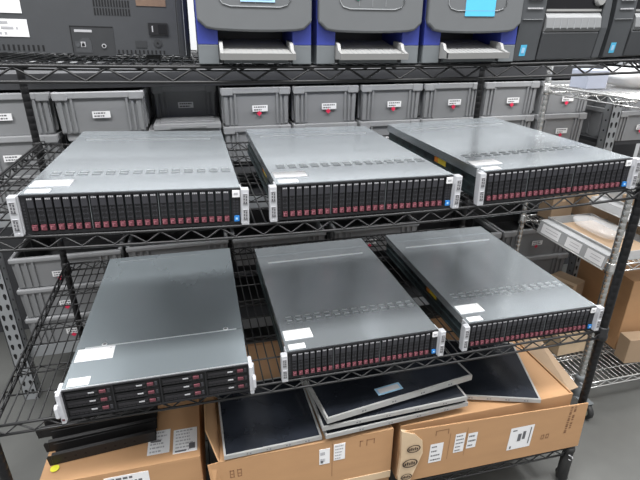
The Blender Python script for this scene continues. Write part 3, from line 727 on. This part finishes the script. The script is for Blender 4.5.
monitor('black flat monitor lying face up in the open middle box, alone beside the stack',(-.300,.004,topm+.0080),(0,0,math.radians(1.5)),.292,.30,.0135)
b3=max(topm,bz3+.236)+.0226
monitor('flat monitor at the bottom of the stack of three',(.000,-.004,b3),(0,0,math.radians(3)),.485,.30,.014,bulge=.0155)
monitor('flat monitor in the middle of the stack of three',(-.010,.000,b3+.0300),(0,0,math.radians(2)),.485,.30,.014,bulge=.0155)
monitor('flat monitor on top of the stack of three, pale blue sticker on its screen',(.003,-.006,b3+.0610),(0,math.radians(-.6),math.radians(7.8)),.515,.30,.020,True,bulge=.0155)
monitor('black flat monitor lying on the long right box, partly under the stack',(.452,.090,bz3+.2422),(0,0,math.radians(-18)),.305,.32,.0150)

# ------------------------------------------------------------------ black sheet-metal rails on the left box
def metal_rail(lab, loc, rz, W=.30):
    r=thing('sheet_metal_rail',lab,'metal rail',loc,(0,0,rz),'black metal rails on the left box')
    m=mb('blackm'); m.box(0,W,0,.0015,0,.034); m.box(0,W,.0015,.045,0,.0015); m.box(0,W,.0015,.012,.0325,.034); m.box(0,W,.0435,.045,.0015,.034)
    m.use('hole'); [m.lathe([(.0035,-.0006),(.0035,.0003)],(W*.12+k*W*.095,0,.017),10,'y') for k in range(8) if k not in (3,)]
    m.build('channel',r)
    e=mb('blackm').prism([(-.009,.0005),(.0,.0005),(.0,.034),(-.008,.036),(-.012,.03)],-.001,.0012,'y'); e.build('end_tab',r)
    return r
lt=bz+.2420
metal_rail('black sheet-metal rail at the front of the stack, yellow dot at its left tip',(-.774,.106,lt),.09,.280)
metal_rail('black sheet-metal rail in the middle of the three, leaning behind the front one',(-.796,.160,lt),.07,.30)
metal_rail('black sheet-metal rail furthest back of the three, under the shelf wires',(-.834,.222,lt),.03,.335)
m=mb('lime').disc((-.768,.092,lt+.0006),.012,'z'); tag(m.build('dot_sticker'),'round yellow dot sticker on the left box at the tip of the black rail','sticker')

o=thing('label_card','small blue-edged white card lying on the left box behind the black rails','card',(-.775,.405,bz+.2405),(0,0,.3))
q=mb('white').box(0,.045,0,.06,0,.0015); q.use('bluetag').box(0,.014,.002,.058,.0015,.0019); q.build('card_face',o)
# ------------------------------------------------------------------ chrome rack at the right and what it carries
cr=thing('wire_shelving_rack','chrome wire shelving rack on casters behind the right end of the black one','shelving rack',(0,0,0))
CX,CY0,CY1=1.25,.325,.898
for x in (CX,2.12):
    for y in (CY0,CY1): rack_post(cr,'chrome',x,y+(.004 if y==CY0 else -.004),FZ+.125,.75)
for z in (.173,-.452,-1.045): wire_shelf(cr,(lambda x,z=z:z),'chrome',CX,2.12,CY0,CY1,.075,cross=(.33,.66))
exec_items=[]
def simple_box(lab, loc, rz, W,D,Hh, key='cardboard2', tape=True, labelled=False, cat='cardboard box', grp=None):
    r=thing('cardboard_box',lab,cat,loc,(0,0,rz),grp)
    m=mb(key); m.box(0,W,0,D,0,Hh); m.build('carton_body',r,bevel=.003)
    if tape:
        m=mb('tape'); m.box(W*.42,W*.58,-.0008,D+.0008,Hh,Hh+.0008); m.box(W*.42,W*.58,-.001,0,Hh*.7,Hh+.0008); m.build('tape_strip',r)
    if labelled:
        m=MB(); label_xz(m,W*.2,W*.55,Hh*.35,Hh*.75,-.0006,3,seed=int(W*999)); m.build('label',r)
    return r
def bag(name, lab, loc, size, key='bag', seed=1, cat='plastic bag'):
    rnd=random.Random(seed); m=mb(key); n,k=10,14
    sx,sy,sz=size; vs=[]
    for i in range(n+1):
        ph=PI*i/n
        for j in range(k):
            th=2*PI*j/k; q=1+rnd.uniform(-.12,.12)
            cx=math.copysign(abs(math.cos(th))**.6,math.cos(th)); sy_=math.copysign(abs(math.sin(th))**.6,math.sin(th)); rr=max(.03,abs(math.sin(ph))**.55)
            vs.append((sx/2*cx*rr*q, sy/2*sy_*rr*q, max(0.0005,sz/2*(1-math.cos(ph))*(1+rnd.uniform(-.1,.1)))))
    fs=[(i*k+j,i*k+(j+1)%k,(i+1)*k+(j+1)%k,(i+1)*k+j) for i in range(n) for j in range(k)]
    m.add(vs,fs,True); o=m.build(name,loc=loc,subd=1); tag(o,lab,cat); return o
s1,s2,s3=.1735,-.4515,-1.0445
# upper chrome shelf
simple_box('lavender-grey small box at the left end of the top chrome shelf',(1.285,.70,s1),.0,.10,.10,.075,'lav',False)
bag('plastic_bag','milky plastic bag heaped on the top chrome shelf beside the lavender box',(1.56,.74,s1),(.26,.22,.09),'bagw',3)
simple_box('flat brown box on the top chrome shelf under clear film',(1.42,.345,s1),.02,.42,.20,.035,'cardboard',False)
bag('plastic_bag','crumpled clear plastic film over the flat brown box on the top chrome shelf',(1.58,.45,s1+.037),(.30,.16,.06),'bagw',8)
# middle chrome shelf
simple_box('tan taped box at the back of the middle chrome shelf, below the right server',(1.33,.80,s2),.1,.13,.085,.13,'cardboard2')
simple_box('tan carton at the back of the middle chrome shelf, right of the taped box',(1.50,.76,s2),-.05,.16,.12,.11,'cardboard2',True)
def bin_tray(lab, loc, rz, W, D, Hh, tags, low=True):
    r=thing('plastic_tray',lab,'plastic tray',loc,(0,0,rz)); t=.003; k=-.006
    m=mb('clear'); m.box(0,W,0,D,0,t)
    m.hexa([(0,0,t),(t,0,t),(t,D,t),(0,D,t)],[(-k,0,Hh),(-k+t,0,Hh),(-k+t,D,Hh),(-k,D,Hh)])
    m.hexa([(W-t,0,t),(W,0,t),(W,D,t),(W-t,D,t)],[(W,0,Hh),(W+t,0,Hh),(W+t,D,Hh),(W,D,Hh)])
    m.box(t,W-t,0,t,t,Hh); m.box(t,W-t,D-t,D,t,Hh)
    m.use('bezel').tube([(-k,-.001,Hh),(-k,D,Hh)],.0035,6); m.tube([(-.002,-.001,.004),(-.002,D,.004)],.0035,6); m.build('tray_body',r)
    lip=mb('clear'); zl0=-.030 if low else .004
    lip.hexa([(-.046,0,zl0),(-.043,0,zl0),(-.043,D,zl0),(-.046,D,zl0)],[(-.034,0,Hh-.012),(-.031,0,Hh-.012),(-.031,D,Hh-.012),(-.034,D,Hh-.012)])
    lip.box(-.034,.006,0,D,Hh-.0125,Hh-.0105); lip.use('bezel').tube([(-.045,0,zl0),(-.045,D,zl0)],.003,6); lip.build('tag_holder',r)
    for (ya,yb) in tags:
        q=mb('white'); f=lambda u:(-.0465+.012*u, zl0+(Hh-.012-zl0)*u)
        x0,z0=f(.14); x1,z1=f(.88)
        q.add([(x0,ya,z0),(x0,yb,z0),(x1,yb,z1),(x1,ya,z1)],[(0,1,2,3)]); q.use('greyink')
        for i in range(2):
            u=.40+.22*i; xa,za=f(u); xb,zb=f(u+.04); q.add([(xa-.0005,ya+.014,za),(xa-.0005,yb-.025,za),(xb-.0005,yb-.025,zb),(xb-.0005,ya+.014,zb)],[(0,1,2,3)])
        q.build('tag_card',r)
    return r
bin_tray('clear plastic tray with three white tag cards along its side on the middle chrome shelf',(1.276,.345,s2),0,.24,.41,.040,((.012,.105),(.135,.225),(.265,.385)))
simple_box('low brown carton lying inside the clear tray with three tag cards',(1.30,.36,s2+.0035),.0,.17,.33,.030,'cardboard2',False)
bag('plastic_bag','crumpled clear plastic bag on the low brown carton in the tray',(1.385,.56,s2+.034),(.13,.26,.045),'bag',5)
simple_box('tan carton behind the clear tray on the middle chrome shelf, carrying a second tray',(1.545,.40,s2),.0,.34,.28,.10,'cardboard2',False)
bin_tray('raised clear plastic tray with one white tag card, standing on a tan carton',(1.50,.40,s2+.1005),.0,.30,.32,.050,((.05,.12),),False)
simple_box('brown carton with white label inside the raised clear tray',(1.53,.42,s2+.104),.0,.22,.20,.075,'cardboard2',False,True)
# bottom chrome shelf
simple_box('cream packet on the bottom chrome shelf behind the right lower server',(1.29,.52,s3),.05,.16,.14,.10,'tape',False)
simple_box('large brown carton at the right of the bottom chrome shelf',(1.60,.50,s3),-.08,.40,.36,.38,'cardboard',True)
simple_box('tan open-sided carton between the chrome post and the large brown carton',(1.40,.68,s3),.35,.19,.14,.26,'cardboard2',True)
simple_box('low pale carton in front of the large brown carton on the bottom chrome shelf',(1.56,.40,s3),-.12,.30,.07,.13,'cardboard2',True)
